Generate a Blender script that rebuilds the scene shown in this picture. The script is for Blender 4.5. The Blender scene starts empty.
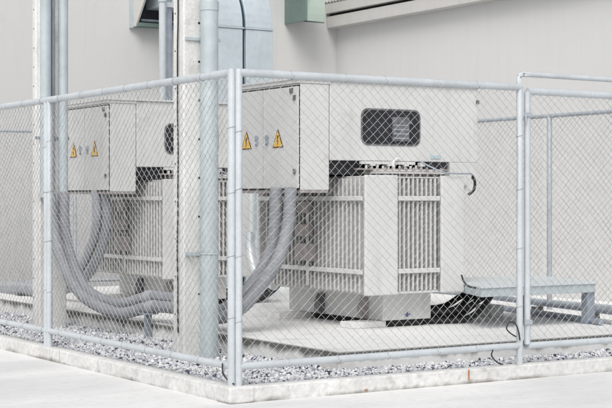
import bpy, bmesh, math, random
import numpy as np
from mathutils import Vector, Matrix
R = math.radians
random.seed(7); rng = np.random.default_rng(7)
scene = bpy.context.scene
COL = scene.collection

# ------------------------------------------------------------------ materials
def mat(name, color, rough=.6, metal=0., var=.06, vscale=3., bump=.0, bscale=40., streak=0., dirt=None, spec=.4,
        fine=.0, fscale=60., extra=None):
    m = bpy.data.materials.new(name); m.use_nodes = True
    nt = m.node_tree; N = nt.nodes; L = nt.links
    b = N['Principled BSDF']
    b.inputs['Roughness'].default_value = rough; b.inputs['Metallic'].default_value = metal
    b.inputs['Specular IOR Level'].default_value = spec
    geo = N.new('ShaderNodeNewGeometry')
    def noise(scale, detail=5, stretch=None, w=0):
        n = N.new('ShaderNodeTexNoise'); n.inputs['Scale'].default_value = scale; n.inputs['Detail'].default_value = detail
        mp = N.new('ShaderNodeMapping'); L.new(geo.outputs['Position'], mp.inputs['Vector'])
        mp.inputs['Location'].default_value = (w, w*2, w*.7)
        if stretch: mp.inputs['Scale'].default_value = stretch
        L.new(mp.outputs[0], n.inputs['Vector']); return n
    def ramp(src, a, b_, lo=0., hi=1.):
        r = N.new('ShaderNodeMapRange'); L.new(src, r.inputs[0]); r.inputs[1].default_value = a; r.inputs[2].default_value = b_
        r.inputs[3].default_value = lo; r.inputs[4].default_value = hi; return r.outputs[0]
    def mix(fac, c1, c2, mode='MIX'):
        x = N.new('ShaderNodeMix'); x.data_type = 'RGBA'; x.blend_type = mode
        if isinstance(fac, (int, float)): x.inputs[0].default_value = fac
        else: L.new(fac, x.inputs[0])
        for i, c in ((6, c1), (7, c2)):
            if isinstance(c, tuple): x.inputs[i].default_value = (*c, 1)
            else: L.new(c, x.inputs[i])
        return x.outputs[2]
    cur = mix(ramp(noise(vscale).outputs[0], .3, .7), tuple(c*(1-var) for c in color), tuple(min(1, c*(1+var)) for c in color))
    if fine: cur = mix(ramp(noise(fscale, 6, w=3).outputs[0], .35, .75, 0, fine), cur, tuple(c*.45 for c in color))
    if streak:
        s = noise(9, 4, (1, 1, .12), 5)
        cur = mix(ramp(s.outputs[0], .52, .8, 0, streak), cur, tuple(c*.5*k for c, k in zip(color, (1, .96, .88))))
    if dirt:     # (colour, amount, scale, threshold)
        s = noise(dirt[2], 8, None, 11)
        cur = mix(ramp(s.outputs[0], dirt[3], dirt[3]+.14, 0, dirt[1]), cur, dirt[0])
    if extra: cur = extra(N, L, geo, noise, ramp, mix, cur)
    L.new(cur, b.inputs['Base Color'])
    rr = ramp(noise(vscale*4, 4, None, 8).outputs[0], .3, .7, max(0, rough-.08), min(1, rough+.1)); L.new(rr, b.inputs['Roughness'])
    if bump:
        bn = N.new('ShaderNodeBump'); bn.inputs['Strength'].default_value = bump; bn.inputs['Distance'].default_value = .01
        L.new(noise(bscale, 8).outputs[0], bn.inputs['Height']); L.new(bn.outputs[0], b.inputs['Normal'])
    return m

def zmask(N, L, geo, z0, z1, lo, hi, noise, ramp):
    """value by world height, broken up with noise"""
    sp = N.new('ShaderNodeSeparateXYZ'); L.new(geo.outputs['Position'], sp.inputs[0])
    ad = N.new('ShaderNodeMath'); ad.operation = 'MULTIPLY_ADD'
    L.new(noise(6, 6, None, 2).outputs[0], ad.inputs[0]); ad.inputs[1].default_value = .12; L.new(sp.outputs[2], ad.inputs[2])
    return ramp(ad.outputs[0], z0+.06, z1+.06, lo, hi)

def slab_side(N, L, geo, noise, ramp, mix, cur):
    # mossy run-off stains on the upright faces only
    sp = N.new('ShaderNodeSeparateXYZ'); L.new(geo.outputs['Normal'], sp.inputs[0])
    ab = N.new('ShaderNodeMath'); ab.operation = 'ABSOLUTE'; L.new(sp.outputs[2], ab.inputs[0])
    side = ramp(ab.outputs[0], .2, .6, 1, 0)
    px = N.new('ShaderNodeSeparateXYZ'); L.new(geo.outputs['Position'], px.inputs[0])
    ad = N.new('ShaderNodeMath'); ad.operation = 'MULTIPLY_ADD'
    L.new(noise(7, 8, (1, 1, .3), 2).outputs[0], ad.inputs[0]); ad.inputs[1].default_value = .16; L.new(px.outputs[2], ad.inputs[2])
    f = ramp(ad.outputs[0], .225, .275, 0, .9)
    mu = N.new('ShaderNodeMath'); mu.operation = 'MULTIPLY'; L.new(f, mu.inputs[0]); L.new(side, mu.inputs[1])
    return mix(mu.outputs[0], cur, (.075, .078, .065))

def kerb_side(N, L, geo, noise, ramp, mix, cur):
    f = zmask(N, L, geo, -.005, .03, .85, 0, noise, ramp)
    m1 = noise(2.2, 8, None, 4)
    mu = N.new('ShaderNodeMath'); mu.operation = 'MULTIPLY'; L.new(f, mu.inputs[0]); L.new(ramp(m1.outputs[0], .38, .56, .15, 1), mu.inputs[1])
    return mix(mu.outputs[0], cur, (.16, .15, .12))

def cladding(N, L, geo, noise, ramp, mix, cur):
    sp = N.new('ShaderNodeSeparateXYZ'); L.new(geo.outputs['Position'], sp.inputs[0])
    md = N.new('ShaderNodeMath'); md.operation = 'PINGPONG'; L.new(sp.outputs[1], md.inputs[0]); md.inputs[1].default_value = .1
    f = ramp(md.outputs[0], 0, .004, .09, 0)
    return mix(f, cur, (.3, .3, .29))

def stonecol(N, L, geo, noise, ramp, mix, cur):
    a = N.new('ShaderNodeAttribute'); a.attribute_name = 'col'
    return mix(.25, a.outputs['Color'], cur, 'MULTIPLY')

def graphflow(N, L, geo, noise, ramp, mix, cur):   # pale paving with long soft wear marks
    n = noise(.55, 6, (1, 2.6, 1), 6)
    cur = mix(ramp(n.outputs[0], .44, .66, 0, .5), cur, (.52, .53, .54))
    n2 = noise(14, 8, None, 9)
    cur = mix(ramp(n2.outputs[0], .52, .78, 0, .35), cur, (.45, .45, .44))
    v = N.new('ShaderNodeTexVoronoi'); v.inputs['Scale'].default_value = 3.; v.feature = 'F1'
    L.new(geo.outputs['Position'], v.inputs['Vector'])
    return mix(ramp(v.outputs['Distance'], .012, .02, .5, 0), cur, (.2, .19, .17))

M = {}
M['paint'] = mat('pale_grey_enamel', (.665, .67, .66), .42, 0, .035, 1.5, .05, 120, streak=.26, fine=.07, fscale=30, dirt=((.42, .40, .36), .4, 5, .62))
M['paint2'] = mat('pale_grey_enamel_fins', (.57, .57, .56), .42, 0, .04, 2.5, .05, 90, streak=.2, dirt=((.36, .35, .32), .35, 6, .62))
M['door'] = mat('pale_grey_door_enamel', (.64, .645, .635), .42, 0, .03, 1.8, .04, 100, streak=.2, fine=.05, fscale=30, dirt=((.45, .43, .4), .25, 7, .66))
M['darkgap'] = mat('black_gasket_and_shade', (.02, .02, .02), .8)
M['black'] = mat('black_rubber', (.028, .028, .03), .55, 0, .2, 12, .1, 60)
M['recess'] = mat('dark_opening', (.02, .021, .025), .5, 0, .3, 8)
M['gauge'] = mat('grey_instrument', (.17, .17, .18), .4, .2, .4, 20)
M['brown'] = mat('weathered_brown_grey', (.36, .33, .32), .6, .1, .2, 14, streak=.3)
M['rustred'] = mat('dull_red_primer', (.35, .18, .16), .7, 0, .2, 14)
M['yellow'] = mat('warning_yellow', (.80, .52, .10), .45, 0, .08, 20, streak=.25)
M['rust'] = mat('dark_rusty_border', (.12, .045, .02), .7, 0, .3, 30)
M['blue'] = mat('blue_print', (.06, .08, .28), .5)
M['bluelabel'] = mat('pale_blue_label', (.48, .60, .65), .5)
M['orange'] = mat('orange_paint_mark', (.42, .20, .11), .7, 0, .2, 30)
M['galv'] = mat('galvanised_steel', (.51, .575, .60), .5, .15, .08, 7, .04, 120, streak=.22, fine=.12, fscale=26)
M['galvdark'] = mat('weathered_galvanised_steel', (.36, .40, .46), .5, .35, .15, 7, .05, 120, streak=.35, fine=.2)
M['duct'] = mat('spangled_duct_sheet', (.54, .61, .65), .5, .12, .07, 3, .03, 80, streak=.10, fine=.14, fscale=14)
M['ductseam'] = mat('dark_blue_duct_seam', (.02, .05, .07), .6)
M['fence'] = mat('painted_galvanised_pipe', (.57, .61, .64), .5, .1, .06, 5, .06, 120, streak=.3, fine=.16, fscale=40)
M['galvmid'] = mat('dull_galvanised_pipe', (.44, .48, .52), .5, .2, .1, 7, .05, 120, streak=.3, fine=.15)
M['wire'] = mat('zinc_wire', (.42, .425, .43), .5, .2, .3, 9, 0)
M['wire_old'] = mat('dull_zinc_wire', (.36, .355, .36), .55, .3, .25, 9, 0)
M['wall'] = mat('grey_render', (.635, .635, .628), .85, 0, .035, .35, .15, 55, streak=.06, fine=.05, fscale=30)
M['clad'] = mat('pale_grey_wall_sheeting', (.68, .678, .67), .8, 0, .02, .5, .05, 30, streak=.05, extra=cladding)
M['band'] = mat('cream_fascia_sheet', (.60, .59, .57), .6, 0, .03, 1, .05, 30, streak=.2)
M['green'] = mat('pale_green_hood_paint', (.42, .50, .44), .45, 0, .03, 2, .03, 60, streak=.1)
M['greend'] = mat('dark_green_hood_paint', (.15, .21, .19), .5, 0, .1, 3)
M['conc'] = mat('precast_concrete', (.78, .78, .765), .85, 0, .08, 3, .4, 60, streak=.3, fine=.3, fscale=38, dirt=((.40, .39, .36), .4, 4, .58))
M['slab'] = mat('plinth_concrete', (.82, .82, .81), .85, 0, .04, 1.4, .3, 50, fine=.14, fscale=40, dirt=((.5, .49, .46), .5, 2.4, .56), extra=slab_side)
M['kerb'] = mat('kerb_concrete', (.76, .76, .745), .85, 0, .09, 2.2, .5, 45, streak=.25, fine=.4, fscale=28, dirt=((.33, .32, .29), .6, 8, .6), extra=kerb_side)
M['pave'] = mat('pale_paving', (.75, .75, .745), .8, 0, .03, .8, .15, 30, extra=graphflow)
M['soil'] = mat('grit_bed', (.34, .34, .36), .9, 0, .3, 30, .8, 60, fine=.5, fscale=70)
M['stone'] = mat('crushed_stone', (.9, .9, .9), .8, 0, .08, 90, .3, 200, extra=stonecol)
M['cond'] = mat('flexible_grey_conduit', (.29, .305, .33), .55, 0, .1, 6, .05, 90, streak=.3, fine=.35, dirt=((.5, .5, .48), .4, 9, .6))
M['cond2'] = mat('light_flexible_conduit', (.38, .395, .42), .5, 0, .08, 6, .05, 90, streak=.12)
M['cover'] = mat('zinc_trunking_cover', (.68, .73, .75), .4, .25, .05, 4, .04, 80, streak=.15, fine=.12, fscale=20)

# ------------------------------------------------------------------ mesh helpers
class MB:
    def __init__(s): s.v = []; s.f = []; s.smooth = []
    def add(s, vs, fs, sm=False):
        o = len(s.v); s.v += [tuple(v) for v in vs]; s.f += [tuple(i+o for i in f) for f in fs]; s.smooth += [sm]*len(fs); return s
    def box(s, x0, x1, y0, y1, z0, z1):
        x0, x1 = sorted((x0, x1)); y0, y1 = sorted((y0, y1)); z0, z1 = sorted((z0, z1))
        vs = [(x, y, z) for z in (z0, z1) for y in (y0, y1) for x in (x0, x1)]
        return s.add(vs, [(0, 2, 3, 1), (4, 5, 7, 6), (0, 1, 5, 4), (2, 6, 7, 3), (0, 4, 6, 2), (1, 3, 7, 5)])
    def prism(s, poly, axis, a, b):
        """poly: 2-d loop; axis: the one extruded ('x','y','z')"""
        def P(p, t):
            return {'x': (t, p[0], p[1]), 'y': (p[0], t, p[1]), 'z': (p[0], p[1], t)}[axis]
        n = len(poly); vs = [P(p, a) for p in poly] + [P(p, b) for p in poly]
        fs = [tuple(range(n))[::-1], tuple(range(n, 2*n))] + [(i, (i+1) % n, n+(i+1) % n, n+i) for i in range(n)]
        return s.add(vs, fs)
    def tube(s, pts, r, n=12, cap=True, rfun=None, sm=True):
        pts = [Vector(p) for p in pts]; vs = []; fs = []
        T = []
        for i, p in enumerate(pts):
            a = pts[max(0, i-1)]; b = pts[min(len(pts)-1, i+1)]; T.append((b-a).normalized())
        ref = Vector((0, 0, 1)) if abs(T[0].z) < .9 else Vector((1, 0, 0))
        nrm = (ref - T[0]*ref.dot(T[0])).normalized()
        for i, p in enumerate(pts):
            nrm = (nrm - T[i]*nrm.dot(T[i])).normalized(); bi = T[i].cross(nrm)
            rr = rfun(i) if rfun else r
            for k in range(n):
                a = 2*math.pi*k/n; vs.append(p + (nrm*math.cos(a)+bi*math.sin(a))*rr)
        for i in range(len(pts)-1):
            for k in range(n):
                k2 = (k+1) % n; fs.append((i*n+k, i*n+k2, (i+1)*n+k2, (i+1)*n+k))
        s.add(vs, fs, sm)
        if cap:
            o = len(s.v)-len(vs)
            s.f.append(tuple(o+k for k in range(n))[::-1]); s.f.append(tuple(o+(len(pts)-1)*n+k for k in range(n))); s.smooth += [False, False]
        return s
    def build(s, name, m, parent=None, bevel=0., kind=None, **props):
        me = bpy.data.meshes.new(name)
        off = Vector((0, 0, 0)); q = parent
        while q is not None: off += q.location; q = q.parent
        me.from_pydata([(v[0]-off.x, v[1]-off.y, v[2]-off.z) for v in s.v], [], s.f)
        me.polygons.foreach_set('use_smooth', s.smooth)
        bm = bmesh.new(); bm.from_mesh(me); bmesh.ops.recalc_face_normals(bm, faces=bm.faces)
        for e in bm.edges:
            if any(not f.smooth for f in e.link_faces): e.smooth = False
        bm.to_mesh(me); bm.free()
        me.materials.append(m)
        o = bpy.data.objects.new(name, me); COL.objects.link(o); o.parent = parent
        if bevel:
            b = o.modifiers.new('bevel', 'BEVEL'); b.width = bevel; b.segments = 2; b.limit_method = 'ANGLE'; b.angle_limit = R(40)
        for k, v in props.items(): o[k] = v
        if kind: o['kind'] = kind
        return o
def box(*a): return MB().box(*a)
def thing(name, label, cat, loc, group=None):
    o = bpy.data.objects.new(name, None); COL.objects.link(o); o.location = loc; o.empty_display_size = .2
    o['label'] = label; o['category'] = cat
    if group: o['group'] = group
    return o
def tag(o, label, cat, group=None):
    o['label'] = label; o['category'] = cat
    if group: o['group'] = group
    return o
def copy_tree(o, parent=None):
    c = o.copy(); COL.objects.link(c); c.parent = parent
    for ch in [x for x in bpy.data.objects if x.parent == o]: copy_tree(ch, c)
    return c
def spline(pts, step=.02):
    P = [Vector(p) for p in pts]; P = [P[0]*2-P[1]] + P + [P[-1]*2-P[-2]]; out = []
    for i in range(1, len(P)-2):
        n = max(2, int((P[i+1]-P[i]).length/step))
        for k in range(n):
            t = k/n; a, b, c, d = P[i-1:i+3]
            out.append(.5*((2*b)+(c-a)*t+(2*a-5*b+4*c-d)*t*t+(3*b-a-3*c+d)*t**3))
    out.append(P[-2]); return out

# ------------------------------------------------------------------ camera
F = 1473.; CX = 306.; HY = 199.
th = R(57.6); dv = (math.cos(th), math.sin(th)); rv = (math.sin(th), -math.cos(th))
Cc = (-5.00985, -8.81836, 1.40)
def at(px, py, depth):      # metres along the view axis -> world point (used once to read positions off the photo)
    a = (px-CX)/F; return Vector((Cc[0]+depth*(dv[0]+a*rv[0]), Cc[1]+depth*(dv[1]+a*rv[1]), Cc[2]-depth*(py-HY)/F))
cam = bpy.data.cameras.new('camera'); co = bpy.data.objects.new('camera', cam); COL.objects.link(co)
co.location = Cc; co.rotation_euler = (R(90), 0, -R(90-57.6)); cam.sensor_width = 36; cam.lens = 36*F/612
cam.shift_y = -5/612; cam.clip_end = 500; cam.clip_start = .1
scene.camera = co

# ------------------------------------------------------------------ light
w = bpy.data.worlds.new('World'); scene.world = w; w.use_nodes = True
nt = w.node_tree; bg = nt.nodes['Background']
sky = nt.nodes.new('ShaderNodeTexSky'); sky.sky_type = 'NISHITA'; sky.sun_disc = False
SEL, SAZ = 50, 222   # azimuth measured clockwise from +Y
sky.sun_elevation = R(SEL); sky.sun_rotation = R(SAZ); sky.air_density = 1.; sky.dust_density = 4.
hs = nt.nodes.new('ShaderNodeHueSaturation'); hs.inputs['Saturation'].default_value = .28; hs.inputs['Value'].default_value = .98
nt.links.new(sky.outputs[0], hs.inputs['Color']); nt.links.new(hs.outputs[0], bg.inputs[0]); bg.inputs[1].default_value = .15
sl = bpy.data.lights.new('sun', 'SUN'); sl.energy = 1.3; sl.angle = R(34); sl.color = (1, .975, .94)
so = bpy.data.objects.new('sun', sl); COL.objects.link(so); so.location = (0, -5, 20)
sd = Vector((math.sin(R(SAZ))*math.cos(R(SEL)), math.cos(R(SAZ))*math.cos(R(SEL)), math.sin(R(SEL))))
so.rotation_euler = sd.to_track_quat('Z', 'Y').to_euler()
scene.view_settings.view_transform = 'Standard'; scene.view_settings.look = 'None'; scene.view_settings.exposure = 0

# ------------------------------------------------------------------ ground
g = MB().add([(-90, -90, 0), (90, -90, 0), (90, 90, 0), (-90, 90, 0)], [(0, 1, 2, 3)])
g.build('pavement', M['pave'], kind='structure')
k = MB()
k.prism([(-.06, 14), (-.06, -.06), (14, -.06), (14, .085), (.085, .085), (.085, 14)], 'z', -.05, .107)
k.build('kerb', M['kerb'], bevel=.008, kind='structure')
# casting joints in the kerb, thin dark sheets standing 1 mm proud
j = MB()
for y in (2.9, 5.1): j.box(-.0615, -.05, y, y+.003, .0, .105)
for x in (4.4,): j.box(x, x+.003, -.0615, -.05, .0, .105)
j.build('kerb_joint', M['gauge'], kind='structure')
box(.085, 13.9, .085, 13.9, -.02, .078).build('gravel_bed', M['soil'], kind='structure')
box(1.2, 5.42, .50, 9.15, .0, .24).build('plinth', M['slab'], bevel=.012, kind='structure')
box(5.42, 13.8, .5, 13.8, .0, .15).build('yard_slab', M['slab'], kind='structure')

# loose crushed stone, uncountable
def gravel():
    t = (1+5**.5)/2
    V = np.array([(-1, t, 0), (1, t, 0), (-1, -t, 0), (1, -t, 0), (0, -1, t), (0, 1, t), (0, -1, -t), (0, 1, -t), (t, 0, -1), (t, 0, 1), (-t, 0, -1), (-t, 0, 1)])/1.9
    Fc = np.array([(0, 11, 5), (0, 5, 1), (0, 1, 7), (0, 7, 10), (0, 10, 11), (1, 5, 9), (5, 11, 4), (11, 10, 2), (10, 7, 6), (7, 1, 8), (3, 9, 4), (3, 4, 2), (3, 2, 6), (3, 6, 8), (3, 8, 9), (4, 9, 5), (2, 4, 11), (6, 2, 10), (8, 6, 7), (9, 8, 1)])
    areas = [(.09, 5.4, .09, .5, 4800), (.09, 1.2, .5, 6.0, 3600), (.09, 1.2, 6.0, 10.2, 1500), (1.2, 5.4, 9.15, 10.2, 400)]
    Vs = []; Cs = []; n = 0
    for x0, x1, y0, y1, dens in areas:
        c = int((x1-x0)*(y1-y0)*dens)
        P = np.stack([rng.uniform(x0, x1, c), rng.uniform(y0, y1, c), rng.uniform(.076, .103, c)], 1)
        s = np.minimum(rng.lognormal(math.log(.0088), .38, c), .019)[:, None, None]
        anis = rng.uniform(.6, 1.25, (c, 1, 3))
        v = V[None]*(1+rng.uniform(-.28, .28, (c, 12, 1)))*anis*s
        A = rng.normal(size=(c, 3, 3)); Q = np.linalg.qr(A)[0]
        v = np.einsum('nij,nkj->nki', Q, v) + P[:, None]
        Vs.append(v.reshape(-1, 3))
        kind = rng.uniform(size=c); base = np.empty((c, 3))
        lt = rng.uniform(.68, .97, c)
        base[:] = np.stack([lt, lt, lt*1.01], 1)
        mid = kind > .62; b = rng.uniform(.44, .66, mid.sum()); base[mid] = np.stack([b*.93, b*.98, b*1.1], 1)
        dk = kind > .885; b = rng.uniform(.05, .17, dk.sum()); base[dk] = np.stack([b*.86, b*.92, b*1.3], 1)
        Cs.append(np.repeat(base, 12, 0)); n += c
    V_ = np.concatenate(Vs); C_ = np.concatenate(Cs)
    Fs = (Fc[None] + (np.arange(n)*12)[:, None, None]).reshape(-1)
    me = bpy.data.meshes.new('gravel'); me.vertices.add(len(V_)); me.vertices.foreach_set('co', V_.ravel())
    nf = n*20; me.loops.add(nf*3); me.loops.foreach_set('vertex_index', Fs)
    me.polygons.add(nf); me.polygons.foreach_set('loop_start', np.arange(nf)*3)
    try: me.polygons.foreach_set('loop_total', np.full(nf, 3))
    except Exception: pass
    me.update(calc_edges=True)
    a = me.color_attributes.new('col', 'FLOAT_COLOR', 'POINT')
    a.data.foreach_set('color', np.concatenate([C_, np.ones((len(C_), 1))], 1).ravel().astype(np.float32))
    me.materials.append(M['stone'])
    o = bpy.data.objects.new('gravel', me); COL.objects.link(o); o['kind'] = 'stuff'
    tag(o, 'loose pale and blue-grey crushed stone filling the strip inside the kerb', 'gravel')
gravel()

# ------------------------------------------------------------------ buildings
bw = thing('rendered_building', 'plain grey rendered building wall behind the silver ducts', 'building', (0, 10.3, 0))
box(-12, 7.69, 10.3, 14, -.1, 8.5).build('wall', M['wall'], bw)
bs = thing('sheet_clad_building', 'pale sheet-clad building with a stepped cream fascia, on the right', 'building', (7.66, 5, 0))
box(7.68, 16, -2, 10.2995, -.1, 4.8).build('wall', M['clad'], bs)
box(7.50, 7.679, -1.9, 10.29, 4.05, 4.225).build('fascia_board', M['band'], bs, bevel=.006)
box(7.56, 7.679, -1.9, 10.29, 4.226, 4.268).build('shadow_gap', M['darkgap'], bs)
box(7.47, 7.679, -1.9, 10.29, 4.269, 4.42).build('gutter', M['band'], bs, bevel=.006)
rf = MB()
n = 150; y0 = -1.9; dy = 12.19/n
for i in range(n):
    a = y0+i*dy; rf.prism([(a, 4.425), (a+dy*.3, 4.425), (a+dy*.42, 4.445), (a+dy*.88, 4.445), (a+dy, 4.425), (a+dy, 4.455), (a+dy*.88, 4.475), (a+dy*.42, 4.475), (a+dy*.3, 4.455), (a, 4.455)], 'x', 7.46, 7.9)
rf.build('roof_sheet', M['band'], bs)
MB().tube([(7.52, 10.15, 4.42), (7.52, 10.15, 4.5)], .035, 10).build('roof_bracket', M['black'], bs)

# weather hoods on the wall
def hood(x0, x1, z0, ztop, depth, root):
    prof = [(10.299, z0+.02), (10.299-depth*.80, z0)]
    for a in range(0, 100, 10):
        prof.append((10.299-depth*.8+depth*.8*(1-math.cos(R(a)))*1.0 if a else 10.299-depth*.8, z0+(ztop-z0)*math.sin(R(a))))
    return prof
h = thing('weather_hood', 'pale green curved weather hood high on the wall, beside the cream fascia', 'vent hood', (7.0, 10.3, 3.9))
prof = [(10.298, 4.15), (9.72, 4.06)] + [(9.72+.578*(1-math.cos(R(a))), 4.11+.72*math.sin(R(a))) for a in range(5, 95, 9)]
prof_y = prof
MB().prism(prof_y, 'x', 6.765, 7.11).build('shell', M['green'], h, bevel=.004)
box(6.735, 6.764, 9.70, 10.297, 4.06, 4.9).build('flange', M['greend'], h, bevel=.003)
MB().prism([(9.735, 4.056), (10.29, 4.144), (10.29, 4.13), (9.735, 4.042)], 'x', 6.79, 7.09).build('louvre', M['greend'], h)

h2 = thing('weather_hood', 'open dark weather hood with silver pipework inside, high on the left wall', 'vent hood', (4.6, 10.3, 3.85))
c = MB()
c.prism([(10.298, 3.86), (10.17, 3.86), (9.45, 4.75), (9.45, 5.1), (10.298, 5.1)], 'x', 4.17, 4.20)
c.build('side_panel', M['band'], h2, bevel=.002)
c = MB().prism([(10.298, 3.86), (10.17, 3.86), (9.45, 4.75), (9.45, 5.1), (10.298, 5.1)], 'x', 5.38, 5.41)
c.build('side_panel', M['band'], h2, bevel=.002)
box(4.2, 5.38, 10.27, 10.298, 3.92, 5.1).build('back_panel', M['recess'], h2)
box(4.2, 5.38, 10.1, 10.298, 3.86, 3.91).build('sill', M['greend'], h2)
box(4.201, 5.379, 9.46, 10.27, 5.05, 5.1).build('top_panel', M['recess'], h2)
box(4.13, 4.169, 10.24, 10.297, 3.84, 5.1).build('edge_trim', M['galv'], h2)
MB().tube(spline([(4.55, 10.22, 4.22), (4.75, 10.14, 4.17), (5.05, 10.05, 3.98), (5.12, 10.03, 3.95)]), .07, 14).build('inner_duct', M['galvdark'], h2)
MB().tube([(4.25, 10.16, 3.95), (5.3, 10.16, 3.95)], .022, 10).build('inner_rail', M['galvdark'], h2)

# ------------------------------------------------------------------ silver ducts behind
def duct(x0, x1, label):
    t = thing('air_duct', label, 'duct', ((x0+x1)/2, 8.3, .24), 'silver ducts against the building')
    fy, by = 8.2, 8.75; zb = 3.68
    box(x0, x1, fy, by, .24, zb-.012).build('riser', M['duct'], t, bevel=.01)
    # elbow, turns back to the wall
    Ro = 1.05; Ri = Ro-(by-fy); cy = fy+Ro
    pr_ = [(cy-Ro*math.cos(R(a)), zb+.012+Ro*math.sin(R(a))*.85) for a in range(0, 91, 6)] + [(10.29, zb+.012+Ro*.85)] + [(10.29, zb+.012+Ri*.85)] + [(cy-Ri*math.cos(R(a)), zb+.012+Ri*math.sin(R(a))*.85) for a in range(90, -1, -6)]
    MB().prism(pr_, 'x', x0, x1).build('elbow', M['duct'], t, bevel=.01)
    box(x0-.012, x1+.012, fy-.014, by+.012, zb-.011, zb+.011).build('flange', M['galv'], t, bevel=.003)
    box(x0-.011, x1+.011, fy-.012, by+.011, 2.2, 2.222).build('flange', M['galv'], t, bevel=.003)
    return t
duct(4.385, 4.795, 'silver sheet-metal duct nearest the clamped concrete column')
duct(4.845, 5.262, 'silver sheet-metal duct nearest the pale green hood')
s = thing('duct_support', 'dark seam post standing between the two silver ducts', 'post', (4.82, 8.4, .24))
sm = box(4.797, 4.843, 8.26, 8.6, .24, 3.66); sm.build('post', M['ductseam'], s)
sb = MB(); sb.prism([(9.25-1.02*math.cos(R(a)), 3.69+1.0*math.sin(R(a))*.85) for a in range(0, 91, 6)] + [(9.25-.6*math.cos(R(a)), 3.69+.6*math.sin(R(a))*.85) for a in range(90, -1, -6)], 'x', 4.797, 4.843)
sb.build('curved_rib', M['ductseam'], s)
s = tag(box(4.31, 4.383, 8.30, 8.5, .24, 4.4).build('duct_support', M['ductseam']), 'dark narrow post on the left edge of the silver ducts', 'post')

# poles in front of the open hood
t = thing('pipe_pole', 'pale grey vertical pipe in front of the open dark hood', 'pipe', (3.295, 7.6, .24))
MB().tube([(3.295, 7.6, .24), (3.295, 7.6, 6)], .043, 16).build('pipe', M['fence'], t)
MB().tube([(3.295, 7.6, 3.85), (3.295, 7.6, 3.90)], .055, 16).build('coupling', M['galv'], t)
box(3.30, 3.75, 7.645, 7.68, 3.80, 3.86).build('bracket', M['fence'], t)
t = thing('pipe_pole', 'blue-grey pipe between the pale vertical pipe and the column with the black cable', 'pipe', (3.44, 7.72, .24))
MB().tube([(3.45, 7.72, .24), (3.45, 7.72, 3.75), (3.45, 7.72, 3.8)], .04, 16).build('pipe', M['galvdark'], t)
MB().tube([(3.45, 7.72, 3.8), (3.45, 7.72, 6)], .034, 16).build('upper_pipe', M['galvdark'], t)

# ------------------------------------------------------------------ concrete columns
def column(x0, x1, y0, y1, label, holes_side, holes_front):
    t = thing('concrete_column', label, 'column', ((x0+x1)/2, (y0+y1)/2, .08), 'precast concrete columns')
    ch = .012; gy = (y0+y1)/2; gd = .014; gw = .022
    poly = [(x0+ch, y0), (x1-ch, y0), (x1, y0+ch), (x1, y1-ch), (x1-ch, y1), (x0+ch, y1), (x0, y1-ch),
            (x0, gy+gw), (x0+gd, gy+gw*.6), (x0+gd, gy-gw*.6), (x0, gy-gw), (x0, y0+ch)]
    MB().prism(poly, 'z', .0, 6.2).build('shaft', M['conc'], t)
    hb = MB()
    for z in holes_side: hb.tube([(x0-.0015, y0+(y1-y0)*.78, z), (x0+.01, y0+(y1-y0)*.78, z)], .008, 10)
    for z in holes_front: hb.tube([(x0+(x1-x0)*.46, y0-.0015, z), (x0+(x1-x0)*.46, y0+.01, z)], .010, 10)
    hb.build('bolt_hole', M['darkgap'], t)
    return t
cB = column(.59, .90, 1.87, 2.06, 'tall concrete column with black cable down its left edge, nearest the corner post',
            [.45+.31*i for i in range(18)], [.62+.318*i for i in range(18)])
cA = column(.675, .97, 5.15, 5.345, 'tall concrete column with two galvanised pipes on its face, at the left',
            [.4+.195*i for i in range(26)], [1.9])
# black cable on column B
pts = [(.585, 1.965+.006*math.sin(i*.9)+.003*math.sin(i*2.3), 5.5-i*.2) for i in range(27)]
tag(MB().tube(spline(pts, .05), .0065, 6).build('cable', M['black']), 'thin black cable running down the left face of the near concrete column', 'cable')
cl = MB()
# big galvanised pipe on column B
t = thing('conduit_pipe', 'thick galvanised conduit pipe clamped to the near concrete column', 'pipe', (.785, 1.79, .08))
MB().tube([(.785, 1.79, .06), (.785, 1.79, 2.96)], .0735, 28).build('pipe', M['galv'], t)
MB().tube([(.785, 1.79, 2.94), (.785, 1.79, 3.02)], .079, 28).build('coupling', M['galv'], t, bevel=.004)
MB().tube([(.785, 1.79, 3.02), (.785, 1.79, 6)], .066, 28).build('upper_pipe', M['galv'], t)
b = MB(); b.box(.60, .925, 1.853, 1.8695, .935, .965)
b.tube([(.785+.074*math.cos(R(a)), 1.79+.074*math.sin(R(a)), .95) for a in range(-200, 21, 10)], .007, 6)
b.box(.603, .64, 1.80, 1.853, .94, .96); b.build('clamp', M['galv'], t)
b = MB(); b.box(.60, .925, 1.853, 1.8695, 2.70, 2.725); b.build('clamp', M['galv'], t)
MB().tube([(.785+.0, 1.7195, .47), (.785, 1.712, .47)], .006, 8).build('red_dot', M['orange'], t)
# two pipes on column A
for x, r_, lab in ((.715, .056, 'left galvanised conduit pipe on the far-left concrete column'), (.905, .050, 'right galvanised conduit pipe on the far-left concrete column, ending above the grey hoses')):
    t = thing('conduit_pipe', lab, 'pipe', (x, 5.09, 1.4))
    MB().tube([(x, 5.09, 1.43), (x, 5.09, 6)], r_, 22).build('pipe', M['galv'], t)
    MB().tube([(x, 5.09, 1.415), (x, 5.09, 1.46)], r_+.008, 22).build('collar', M['galv'], t, bevel=.003)
    box(x-.09, x+.09, 5.143, 5.1495, 2.0, 2.03).build('clamp', M['galvdark'], t)
tag(MB().tube([(.81, 5.13, 1.2), (.81, 5.13, 5.9)], .018, 10).build('thin_pipe', M['galvdark']), 'thin dark pipe in the gap between the two galvanised pipes', 'pipe')

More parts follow.
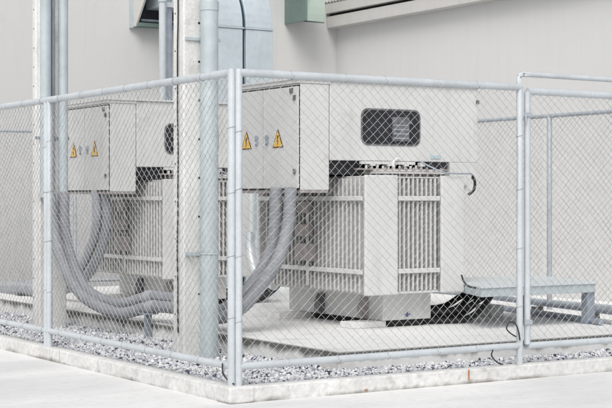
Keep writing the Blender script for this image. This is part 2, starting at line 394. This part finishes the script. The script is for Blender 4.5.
# ------------------------------------------------------------------ transformer
def bank(root, side):
    pass
T = thing('transformer', 'grey transformer with radiator fins and two-door cable box, nearest the corner post', 'transformer', (2.9, 2.7, .24), 'transformers on the concrete plinth')
def P(mb, name, m, par=T, bev=0., **kw): return mb.build(name, m, par, bev, **kw)
# tank
P(box(2.693, 3.234, 2.023, 3.635, .30, 1.625), 'tank', M['paint'], bev=.008)
P(box(2.60, 3.33, 1.93, 3.72, 1.627, 1.645), 'lid_flange', M['paint2'], bev=.003)
P(box(2.62, 3.31, 1.95, 3.70, 1.6475, 1.662), 'lid', M['paint'], bev=.003)
for i in range(9): P(MB().tube([(2.66+i*.078, 1.94, 1.60), (2.66+i*.078, 1.94, 1.685)], .010, 6), 'lid_bolt', M['brown'])
for i in range(18): P(MB().tube([(2.61, 2.0+i*.095, 1.60), (2.61, 2.0+i*.095, 1.685)], .010, 6), 'lid_bolt', M['brown'])
# skids and pads
for y in (2.02, 3.28):
    P(box(2.37, 2.74, y+.02, y+.22, .241, .298), 'skid', M['conc'], bev=.006)
    P(box(2.80, 3.12, y+.10, y+.22, .241, .2985), 'skid', M['conc'], bev=.006)
P(box(2.76, 3.16, 2.045, 2.118, .2405, .2995), 'tank_gap_shade', M['darkgap'])  # recessed black boxes painting the shade of the gap under the tank
P(box(2.76, 3.10, 2.33, 3.25, .2405, .2995), 'tank_gap_shade', M['darkgap'])
P(MB().prism([(2.62, .31), (2.692, .31), (2.692, .50), (2.66, .50), (2.62, .42)], 'y', 2.98, 3.06), 'jacking_lug', M['gauge'])
P(MB().prism([(2.62, .31), (2.692, .31), (2.692, .50), (2.66, .50), (2.62, .42)], 'y', 2.25, 2.33), 'jacking_lug', M['brown'])
# left fin bank (towards -X)
def fins_x(x0, x1, y0, y1, pitch, name='radiator_fins'):
    m = MB(); y = y0
    while y < y1:
        m.box(x0, x1, y, y+.016, .575, 1.585); 
        m.tube([(x0, y+.008, .575), (x0, y+.008, 1.585)], .013, 6, sm=True)
        y += pitch
    return m
lb = P(fins_x(2.36, 2.691, 1.90, 3.56, .0665), 'radiator_fins', M['paint2'])
P(box(2.395, 2.68, 1.85, 3.62, .555, .574), 'lower_header', M['paint2'], bev=.003)
P(box(2.395, 2.68, 1.85, 3.62, 1.586, 1.605), 'upper_header', M['paint2'], bev=.003)
P(box(2.346, 2.700, 1.800, 1.835, .548, 1.612), 'end_plate', M['paint'], bev=.01)
P(box(2.346, 2.69, 3.63, 3.665, .548, 1.612), 'end_plate', M['paint'], bev=.01)
for z in (1.385, .735):
    P(box(2.328, 2.345, 1.836, 3.62, z, z+.042), 'tie_bar', M['paint'], bev=.004)
# front fin bank
f = MB()
for i in range(9):
    x = 2.748+i*.0495; f.box(x-.007, x+.007, 1.845, 2.021, .575, 1.585); f.tube([(x, 1.845, .575), (x, 1.845, 1.585)], .0125, 6)
P(f, 'radiator_fins', M['paint2'])
P(box(2.715, 3.175, 1.84, 2.02, .553, .573), 'lower_header', M['paint'], bev=.003)
P(box(2.715, 3.175, 1.84, 2.02, 1.587, 1.60), 'upper_header', M['paint2'], bev=.003)
for z in (1.385, .735):
    P(box(2.712, 3.178, 1.812, 1.829, z, z+.042), 'tie_bar', M['paint'], bev=.004)
# right fin bank
P(box(3.190, 3.452, 1.805, 1.84, .548, 1.612), 'end_plate', M['paint'], bev=.01)
P(fins_x(3.236, 3.41, 1.90, 3.56, .0665), 'radiator_fins', M['paint2'])
P(box(3.236, 3.40, 1.85, 3.62, .555, .574), 'lower_header', M['paint2'])
P(box(3.236, 3.40, 1.85, 3.62, 1.586, 1.605), 'upper_header', M['paint2'])
# ground symbol on the base
b = MB(); b.box(2.925, 2.995, 2.018, 2.022, .345, .353); b.box(2.956, 2.964, 2.0175, 2.0215, .325, .373)
b.box(2.94, 2.98, 2.018, 2.022, .332, .337)
P(b, 'ground_symbol', M['blue'])
# brown-grey boxes, strip and strap on the left bank
P(box(2.275, 2.325, 2.64, 2.82, 1.27, 1.38), 'brown_box', M['brown'], bev=.006)
P(box(2.275, 2.325, 2.62, 2.86, 1.055, 1.17), 'brown_box', M['brown'], bev=.006)
P(box(2.272, 2.325, 2.58, 2.86, .83, .99), 'brown_plate', M['brown'], bev=.004)
P(box(2.27, 2.274, 2.60, 2.84, 1.163, 1.168), 'red_strip', M['rustred'])
P(box(2.325, 2.335, 2.70, 2.74, .60, 1.42), 'mounting_strap', M['paint'])
# control cabinet above: main body, recess floor, cable boxes each end
ye, yb = 2.123, 3.38
P(box(2.185, 3.865, ye, yb, 1.745, 2.45), 'cabinet', M['paint'], bev=.006)
P(box(3.533, 3.865, ye+.001, yb-.001, 1.48, 1.7445), 'cable_box', M['paint'], bev=.004)
cb = P(box(1.873, 2.176, ye, yb, 1.48, 2.42), 'cable_box', M['paint'], bev=.004)
P(box(2.177, 2.184, ye+.012, yb-.01, 1.50, 2.43), 'seam_gasket', M['gauge'])
P(box(1.84, 3.885, ye-.022, yb+.02, 2.451, 2.468), 'roof_plate', M['paint'], bev=.003)
P(box(1.852, 2.184, ye-.008, yb+.01, 2.421, 2.4505), 'roof_edge', M['paint'])
P(box(1.868, 1.8725, ye+.001, yb-.03, 1.483, 2.404), 'door_gasket', M['darkgap'])
P(box(1.87, 2.17, ye+.004, yb-.03, 1.455, 1.479), 'gland_plate', M['brown'])
b = MB(); b.box(2.62, 2.69, 2.25, 2.36, 2.469, 2.482); b.tube([(2.64, 2.3, 2.47), (2.64, 2.3, 2.51), (2.68, 2.3, 2.51), (2.68, 2.3, 2.47)], .005, 6)
P(b, 'lifting_eye', M['fence'])
b = MB(); b.tube([(2.20, 2.2, 2.469), (2.20, 2.2, 2.49)], .03, 12); P(b, 'roof_vent', M['fence'])
b = MB(); b.tube([(3.62, 2.25, 2.47), (3.62, 2.25, 2.50), (3.68, 2.25, 2.50), (3.68, 2.25, 2.47)], .005, 6)
P(b, 'lifting_eye', M['fence'])
# doors (two leaves) with handles, hinges and warning triangles
def tri(yc, zb, wd, ht, x):      # faces -X; three flush layers, each proud of the one below
    return [(yc-wd/2, zb), (yc+wd/2, zb), (yc, zb+ht)]
for k_, (ya, yb_, hy, ty, hinge_y) in enumerate(((2.129, 2.724, 2.645, 2.46, 2.19), (2.736, 3.33, 2.83, 3.02, 3.30))):
    d_ = P(box(1.852, 1.867, ya, yb_, 1.495, 2.392), 'door', M['door'], bev=.003)
    hd = MB(); hd.tube([(1.850, hy, 1.955), (1.838, hy, 1.955)], .026, 14); hd.box(1.838, 1.849, hy-.012, hy+.012, 1.885, 1.935)
    hd.tube([(1.842, hy, 1.90), (1.83, hy, 1.90)], .010, 10)
    hd.build('handle', M['galvdark'], d_)
    t1 = MB().prism(tri(ty, 1.86, .184, .170, 0), 'x', 1.8475, 1.8515).build('warning_sign', M['rust'], d_)
    MB().prism(tri(ty, 1.870, .150, .140, 0), 'x', 1.8455, 1.847).build('yellow_field', M['yellow'], t1)
    z0 = 1.878
    bolt = [(ty-.004, z0), (ty+.014, z0+.044), (ty+.004, z0+.040), (ty+.018, z0+.092), (ty-.002, z0+.092), (ty-.012, z0+.034), (ty-.001, z0+.038)]
    MB().prism([(ty+.0-(p[0]-ty), p[1]) for p in bolt], 'x', 1.843, 1.845).build('lightning_symbol', M['rust'], t1)
    for hz in ((1.62, 2.27) if k_ == 0 else (1.62, 2.27)):
        MB().box(1.838, 1.8515, hinge_y-.028, hinge_y+.002, hz, hz+.045).build('hinge', M['gauge'], d_)
    if k_ == 0: MB().box(1.841, 1.8515, 2.205, 2.255, 2.335, 2.378).build('latch', M['gauge'], d_)
# window in the cabinet front
def rrect(x0, x1, z0, z1, r):
    out = []
    for cx, cz, a0 in ((x1-r, z1-r, 0), (x0+r, z1-r, 90), (x0+r, z0+r, 180), (x1-r, z0+r, 270)):
        out += [(cx+r*math.cos(R(a0+a)), cz+r*math.sin(R(a0+a))) for a in range(0, 91, 15)]
    return out
wf = P(MB().prism(rrect(2.518, 3.185, 1.886, 2.222, .075), 'y', 2.1175, 2.1225), 'window_frame', M['gauge'])
MB().prism(rrect(2.534, 3.169, 1.902, 2.206, .063), 'y', 2.1145, 2.117).build('window_opening', M['recess'], wf)
g_ = MB(); g_.box(2.86, 3.05, 2.108, 2.114, 1.93, 2.15); g_.box(2.88, 3.08, 2.104, 2.1078, 2.09, 2.11); g_.build('instrument', M['gauge'], wf)
g_ = MB()
for z in (1.95, 1.99, 2.03, 2.07): g_.box(2.87, 3.04, 2.1045, 2.1075, z, z+.012)
g_.build('instrument_bars', M['galvdark'], wf)
# recess items between tank lid and cabinet; black blocks paint shade in the slots
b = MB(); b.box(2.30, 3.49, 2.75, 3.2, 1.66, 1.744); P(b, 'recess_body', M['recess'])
P(box(2.178, 2.52, 2.16, 2.70, 1.62, 1.744), 'slot_shade', M['recess'])
P(box(3.22, 3.50, 2.13, 2.70, 1.69, 1.744), 'slot_shade', M['recess'])
for i in range(11):
    b = MB(); x = 2.56+i*.062; b.tube([(x, 2.10, 1.663), (x, 2.10, 1.701+.02*random.random())], .012, 8)
    if i % 3 == 1: b.box(x-.02, x+.03, 2.08, 2.13, 1.70, 1.735)
    P(b, 'terminal_stud', M['paint'])
P(box(2.45, 3.48, 2.07, 2.12, 1.664, 1.676), 'bus_bar', M['brown'])
b = MB(); b.box(2.50, 3.10, 2.085, 2.12, 1.715, 1.742); P(b, 'gasket_strip', M['paint'])
b = MB().tube([(2.85, 2.08, 1.66), (2.85, 2.08, 1.74), (2.89, 2.08, 1.77), (2.92, 2.08, 1.76)], .014, 8); P(b, 'valve', M['paint'])
P(box(3.30, 3.42, 2.116, 2.1225, 1.775, 1.805), 'blue_label', M['bluelabel'])
# small control cable looping off the lid to the right box
cab = P(MB().tube(spline([(3.04, 1.93, 1.74), (3.10, 1.88, 1.70), (3.20, 1.80, 1.645), (3.34, 1.78, 1.632), (3.52, 1.80, 1.632), (3.56, 1.82, 1.615)]), .0075, 8), 'control_cable', M['galvdark'])
MB().tube(spline([(3.56, 1.82, 1.615), (3.588, 1.82, 1.55), (3.595, 1.85, 1.48), (3.575, 1.9, 1.44)]), .013, 8).build('cable_end', M['black'], cab)
MB().box(3.58, 3.72, 2.10, 2.118, 1.520, 1.528).build('cable_bracket', M['galvdark'], cab)
b = MB().tube([(3.80, 2.1225, 1.60), (3.80, 2.110, 1.60)], .013, 10); P(b, 'bolt', M['gauge'])
b = MB().box(3.845, 3.868, 2.1, 2.1225, 2.30, 2.335); P(b, 'bracket', M['gauge'])
b = MB()
b.prism([(2.50+.03*math.cos(R(a)), 1.52+.035*math.sin(R(a))) for a in range(0, 360, 30)], 'y', 1.797, 1.7995)
logo_T2 = None

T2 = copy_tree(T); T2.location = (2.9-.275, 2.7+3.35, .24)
T2['label'] = 'grey transformer with radiator fins behind the concrete columns, further back'
lg = MB(); lg.prism([(2.52-.275+.022*math.cos(R(a)), 1.53+.04*math.sin(R(a))) for a in range(0, 360, 30)], 'y', 5.146, 5.1492)
lg.box(2.33-.27+.16, 2.62-.30, 5.146, 5.149, 1.515, 1.523)
lg.build('maker_badge', M['blue'], T2)

# ------------------------------------------------------------------ flexible conduits
def hose(pts, r, m, label, step=.012):
    pp = spline([at(*p) for p in pts], step)
    o = MB().tube(pp, r, 14, rfun=lambda i: r*(1.0 if i % 3 else .93)).build('flexible_conduit', m)
    return tag(o, label, 'conduit')
hose([(64, 192, 14.90), (64.5, 225, 14.86), (72, 262, 14.8), (88, 291, 14.65), (118, 304, 14.3), (150, 297, 14.0), (180, 300, 13.6), (215, 311, 13.1), (238, 300, 12.85), (257, 277, 12.9), (271, 251, 12.95), (275, 222, 13.0), (276, 188, 13.05)], .057, M['cond'],
     'thick grey hose from the right column pipe to the near cable box, upper one')
hose([(50, 193, 14.82), (53, 225, 14.75), (62, 262, 14.6), (83, 296, 14.4), (118, 313, 14.1), (150, 307, 13.85), (180, 309, 13.4), (215, 318, 12.95), (240, 309, 12.7), (261, 286, 12.75), (279, 257, 12.8), (288, 226, 12.9), (291, 188, 12.95)], .057, M['cond'],
     'thick grey hose from the left column pipe to the near cable box, lower one')
hose([(96, 190, 15.9), (97, 222, 15.9), (89, 252, 16.1), (74, 276, 16.4), (52, 287, 17), (25, 287, 17.8), (-5, 287, 18.7), (-90, 286, 21)], .052, M['cond2'],
     'light grey hose from the far cable box curving left to the wall, outer bend')
hose([(105, 190, 15.85), (107, 222, 15.85), (99, 255, 16.0), (84, 279, 16.3), (60, 291, 16.9), (28, 291, 17.6), (-5, 291, 18.4), (-90, 289, 20.5)], .052, M['cond'],
     'darker grey hose from the far cable box curving left to the wall, inner bend')

for k_, (px_, py_, dd_, lab_) in enumerate(((150, 297, 14.0, 'grey coupling sleeve on the upper near hose above the steel stand'), (152, 307, 13.85, 'grey coupling sleeve on the lower near hose above the steel stand'))):
    a_ = at(px_-3, py_+.3, dd_+.02); b_ = at(px_+4, py_-.2, dd_-.06)
    tag(MB().tube([a_, b_], .064, 18).build('coupling_sleeve', M['cond2'], bevel=.003), lab_, 'coupling')
def stand(px, depth, ztop, zb, label):
    p = at(px, 200, depth)
    t = thing('conduit_stand', label, 'pipe stand', (p.x, p.y, zb))
    box(p.x-.035, p.x+.035, p.y-.012, p.y+.012, zb, ztop-.012).build('upright', M['galvdark'], t, bevel=.002)
    box(p.x-.06, p.x+.06, p.y-.10, p.y+.10, ztop-.0115, ztop).build('saddle', M['galvdark'], t)
    box(p.x-.07, p.x+.07, p.y-.05, p.y+.05, zb-.003, zb+.008).build('foot_plate', M['galvdark'], t)
stand(148, 13.85, .33, .08, 'small steel stand under the hose bundle on the gravel')
stand(22, 17.7, .24, .08, 'small steel stand under the hoses at the far left')
# grey concrete block under the hoses
tag(MB().prism([(0, 0), (.5, 0), (.44, .14), (.05, .15)], 'y', 0, .001).v and box(1.205, 1.5, 4.45, 4.75, .241, .30).build('concrete_block', M['slab'], bevel=.01), 'rough low concrete block under the bend of the hoses', 'block')

# ------------------------------------------------------------------ galvanised trunking on legs, right
t = thing('cable_trunking', 'low galvanised cable trunking on legs beside the near transformer', 'trunking', (4.0, 1.8, .24))
top = [(3.22, 1.28), (4.60, 1.27), (4.93, 2.44), (4.0, 2.60), (3.47, 2.60), (3.47, 1.86)]
MB().prism(top, 'z', .612, .63).build('cover', M['cover'], t, bevel=.004)
MB().prism([(3.235, 1.295), (4.585, 1.285), (4.905, 2.42), (4.0, 2.58), (3.48, 2.58), (3.48, 1.86)], 'z', .535, .6115).build('tray', M['galv'], t, bevel=.004)
for x, y in ((4.55, 1.32), (4.62, 2.3)):
    b = MB(); b.box(x-.045, x+.045, y-.012, y+.012, .248, .5345); b.box(x-.0445, x-.034, y+.0125, y+.07, .248, .5345)
    b.build('leg', M['galvdark'], t)
    box(x-.07, x+.07, y-.05, y+.09, .2405, .2475).build('foot_plate', M['galvdark'], t)
t = thing('cable_chute', 'pale galvanised chute dropping behind the grey hoses between the two transformers', 'trunking', (3.0, 4.9, .24))
MB().tube([at(252.3, 170, 15.6), at(252.3, 232, 15.6)], .054, 4).build('riser', M['cover'], t)
MB().tube(spline([at(251, 230, 15.75), at(250.5, 250, 15.7), at(254, 268, 15.6), at(262, 279, 15.5), at(275, 286, 15.3)], .02), .05, 16).build('bend', M['cover'], t)
# black cables sagging out of the tray under the near transformer
for u_, (dx, dy, lab) in enumerate(((0, 0, 'thick black cable running from under the near transformer into the trunking'), (-.27, 3.35, 'thick black cable drooping from under the far transformer'))):
    for i in range(6):
        q = i % 3; lay = i//3; y = 2.10+q*.16+lay*.05; z = .275+.07*lay
        hb = spline([(3.0+dx, y+.2+dy, z+.05), (3.26+dx, y+.03+dy, z+.01*q), (3.6+dx, y-.1+dy, z+.02*(i % 2)), (3.82+dx, y-.1+dy, z+.10), (3.94+dx, y-.1+dy, .50)], .03)
        tag(MB().tube(hb, .030, 10).build('power_cable', M['black']), lab, 'cable', 'black power cables beside the '+('near' if u_ == 0 else 'far')+' transformer')
tag(box(4.22, 4.38, 2.35, 2.6, .241, .36).build('concrete_block', M['conc'], bevel=.01), 'pale concrete block under the left half of the trunking', 'block')
tag(MB().tube(spline([at(461.5, 275, 12.85), at(464, 282, 12.83), at(469, 286.5, 12.80), at(476, 288, 12.80)], .01), .008, 8).build('cable', M['black']), 'short black cable curling over the left end of the galvanised trunking', 'cable')
# conduits on the slab behind the trunking
def run(a, b_, r, m, label, z):
    tag(MB().tube([(*a, z), (*b_, z)], r, 14).build('floor_conduit', m), label, 'conduit')
run((5.28, 3.6), (4.86, 1.15), .028, M['galvdark'], 'dark conduit raised off the slab behind the trunking, rightmost', .33)
run((4.97, 3.35), (4.50, 1.12), .024, M['galvdark'], 'dark conduit lying on the slab behind the trunking, leftmost', .268)
run((5.10, 3.4), (4.66, 1.14), .020, M['cond2'], 'pale conduit on the slab, middle one behind the trunking', .262)
for i, (x, y) in enumerate(((5.12, 2.7), (4.95, 1.7))):
    tag(box(x-.06, x+.06, y-.03, y+.03, .2405, .301).build('concrete_block', M['slab'], bevel=.006), ('small concrete block under the raised conduit, further one', 'small concrete block under the raised conduit, nearer one')[i], 'block')

# ------------------------------------------------------------------ fences
def mesh_panel(origin, u, length, z0, z1, m, name='wire_mesh', parent=None, a=.0375, h=.069, r=.0022):
    """woven chain link: upright zigzag wires hooked into their neighbours; u = unit vector along the panel"""
    u = Vector(u); nrm = Vector((-u.y, u.x, 0)); o = Vector(origin); mb = MB()
    n = int(length/a); a = length/n; m_ = int(round((z1-z0)/(h/2)))
    hh = (z1-z0)/m_
    jit = [random.uniform(-.0012, .0012) for _ in range(n+1)]
    for kx in range(n):
        pts = []
        for i in range(m_+1):
            side = (i+kx) % 2
            x = (kx+side)*a + (.0015 if side else -.0015); z = z0+i*hh
            wob = .0022*math.sin(kx*.37+i*.05)+.0012*math.sin(i*.21+kx)
            off = .0025 if side else -.0025
            e = math.sin(math.pi*min(1, max(0, i/m_)))      # free in the middle, held at the rails
            wob += e*(.006*math.sin(kx*a*2.1+1.3*i*hh)+.003*math.sin(kx*a*7.7-3*i*hh))+jit[kx]*e
            sag = e*(.012*math.sin(kx*a*3.3+i*hh*2.2)+.006*math.sin(kx*a*9+i*hh*5))
            pts.append(o+u*(x+wob)+nrm*(off+sag) + Vector((0, 0, z+e*(.005*math.sin(kx*a*2.7)+.003*math.sin(kx*a*11+i*hh*2))+random.uniform(-.0012, .0012))))
        mb.tube(pts, r, 4, cap=False, sm=False)
    ob = mb.build(name, m, parent); return ob

def fence(name, label, loc, posts, rails, mesh_args, group=None, m=None, cat='fence', extra=None):
    t = thing(name, label, cat, loc, group); m = m or M['fence']
    for (x, y, z0, z1, r_) in posts:
        p = MB(); p.tube([(x, y, z0), (x, y, z1-r_*.5), (x, y, z1-.12*r_)], r_, 20, rfun=lambda i: r_ if i < 2 else r_*.85)
        p.build('post', m, t)
        if z0 < .2: MB().tube([(x, y, z0+.0), (x, y, z0+.006)], r_*1.35, 16).build('base_collar', m, t)
    for nm, a_, b_, r_ in rails: MB().tube([a_, b_], r_, 18).build(nm, m, t)
    if m is M['fence']:
        for (x, y, z0, z1, r_) in posts:
            for z in (.55, .98, 1.42, 1.86):
                z += random.uniform(-.03, .03)
                MB().tube([(x+(r_+.002)*math.cos(R(q)), y+(r_+.002)*math.sin(R(q)), z+.00012*q) for q in range(0, 361, 30)], .0021, 5).build('tie_wire', M['wire'], t)
        for nm, a_, b_, r_ in rails:
            A_, B_ = Vector(a_), Vector(b_); L_ = (B_-A_).length; U_ = (B_-A_)/L_; V_ = Vector((0, 0, 1)); W_ = U_.cross(V_)
            for q_ in range(1, int(L_/.42)):
                c_ = A_+U_*(q_*.42+random.uniform(-.04, .04))
                MB().tube([c_+W_*((r_+.002)*math.cos(R(q)))+V_*((r_+.002)*math.sin(R(q)))+U_*(.00006*q) for q in range(0, 361, 30)], .0021, 5).build('tie_wire', M['wire'], t)
    for args in mesh_args: mesh_panel(*args, m=M['wire'] if m is M['fence'] else M['wire_old'], parent=t)
    return t
ZT, ZB = 2.272, .245
fence('chain_link_fence', 'front chain-link fence panel between the corner post and the gate', (1.3, 0, .107),
      [(.038, 0, .1, 2.30, .0245), (2.563, 0, .1, 2.29, .026)],
      [('top_rail', (.038, 0, ZT), (2.563, 0, ZT-.0), .028), ('bottom_rail', (.038, 0, ZB), (2.563, 0, ZB+.01), .026)],
      [((.07, .0, 0), (1, 0, 0), 2.47, .262, 2.25)], 'chain-link fence around the transformers')
fence('chain_link_fence', 'left chain-link fence running back from the corner post past the concrete columns', (0, 3.3, .107),
      [(0, .035, .1, 2.30, .0275), (0, 3.262, .1, 2.275, .027), (0, 3.325, .1, 2.275, .027), (0, 6.6, .1, 2.27, .027), (0, 9.4, .1, 2.27, .027)],
      [('top_rail', (0, .035, ZT), (0, 9.4, ZT-.01), .028), ('bottom_rail', (0, .035, ZB), (0, 9.4, ZB), .026)],
      [((0, .06, 0), (0, 1, 0), 3.18, .262, 2.25), ((0, 3.35, 0), (0, 1, 0), 3.22, .262, 2.25), ((0, 6.63, 0), (0, 1, 0), 2.75, .262, 2.25)], 'chain-link fence around the transformers')
# gate: taller framed leaf with a lower mesh frame
t = thing('chain_link_gate', 'chain-link gate with a taller double top rail, at the right end of the front fence', 'gate', (4.2, 0, .107))
GX = 2.640
MB().tube([(GX, 0, .262), (GX, 0, 2.24)], .0255, 18).build('gate_post', M['fence'], t)
MB().tube(spline([(2.60, .052, .11), (2.60, .052, 1.5), (2.60, .052, 2.28), (2.60, .052, 2.35), (2.612, .052, 2.372), (2.64, .052, 2.382), (2.72, .052, 2.382), (3.6, .052, 2.379), (5.6, .052, 2.372)], .03), .021, 14).build('outer_frame', M['fence'], t)
MB().tube([(GX, 0, 2.245), (5.6, 0, 2.235)], .028, 18).build('top_rail', M['fence'], t)
MB().tube([(GX, 0, .25), (5.6, 0, .24)], .026, 18).build('bottom_rail', M['fence'], t)
MB().tube([(5.6, .02, .1), (5.6, .02, 2.38)], .028, 18).build('gate_post', M['fence'], t)
mesh_panel((GX+.025, 0, 0), (1, 0, 0), 2.9, .262, 2.22, m=M['wire'], parent=t)
b = MB(); b.box(2.585, 2.665, -.034, -.028, 2.045, 2.075); b.tube([(2.60, -.031, 2.00), (2.60, -.031, 2.06)], .008, 8)
b.build('latch', M['galvmid'], t)
b = MB(); b.box(2.59, 2.665, -.034, -.028, .42, .455); b.build('hinge_strap', M['galvmid'], t)
# right and rear fences
fence('chain_link_fence', 'chain-link fence on the right, running back in front of the sheet-clad wall', (5.64, 4, .15),
      [(5.64, y, .15, 2.30, .028) for y in (3.10, 6.3, 9.45)] + [(5.64, .1, .15, 2.30, .028)],
      [('top_rail', (5.64, .1, 2.29), (5.64, 9.45, 2.29), .022), ('bottom_rail', (5.64, .1, .30), (5.64, 9.45, .30), .022)],
      [((5.64, .13, 0), (0, 1, 0), 2.95, .31, 2.27), ((5.64, 3.19, 0), (0, 1, 0), 3.1, .31, 2.27), ((5.64, 6.33, 0), (0, 1, 0), 3.1, .31, 2.27)], 'chain-link fence around the transformers', m=M['galvmid'])
fence('chain_link_fence', 'rear chain-link fence close to the rendered wall, seen at the far left', (2.8, 9.5, .1),
      [(x, 9.5, .08, 2.30, .025) for x in (.05, 2.95, 5.6)],
      [('top_rail', (0.05, 9.5, 2.29), (5.6, 9.5, 2.29), .019), ('bottom_rail', (.05, 9.5, .3), (5.6, 9.5, .3), .019)],
      [((.08, 9.5, 0), (1, 0, 0), 2.85, .31, 2.27), ((2.98, 9.5, 0), (1, 0, 0), 2.6, .31, 2.27)], 'chain-link fence around the transformers', m=M['galvmid'])

# ------------------------------------------------------------------ small things
def wire(pts, r, label):
    tag(MB().tube(spline(pts, .01), r, 8).build('wire', M['black']), label, 'wire')
wire([(-.035, .10, .262), (-.04, .085, .20), (-.02, .05, .15), (0, .0, .125)], .0055, 'short black wire hanging from the bottom rail beside the corner post')
wire([(2.50, -.03, .33), (2.44, -.035, .36), (2.40, -.035, .40), (2.43, -.035, .445), (2.49, -.035, .43), (2.525, -.03, .37), (2.54, -.03, .30)], .0055, 'small black wire loop at the foot of the gate post, above the bottom rail')
wire([(2.27, -.03, .24), (2.255, -.03, .20), (2.30, -.02, .155), (2.36, .0, .125), (2.40, .01, .118)], .0055, 'short curled black wire end under the bottom rail left of the gate')
tag(box(2.000, 2.016, -.0622, -.0603, .03, .105).build('paint_mark', M['orange']), 'small orange paint dash on the front kerb', 'mark')
tag(box(1.05, 1.075, -.0622, -.0603, .012, .024).build('paint_mark', M['orange']), 'tiny red paint spot low on the front kerb', 'mark')
# concrete pier cap at the fence corner
pc = MB(); pc.prism([(-.075, -.075), (.12, -.075), (.12, .03), (.03, .12), (-.075, .12)], 'z', .0, .112)
tag(pc.build('corner_block', M['kerb'], bevel=.012), 'rough concrete block under the fence corner post', 'block')

for s_ in (bpy.context.view_layer,): s_.update()
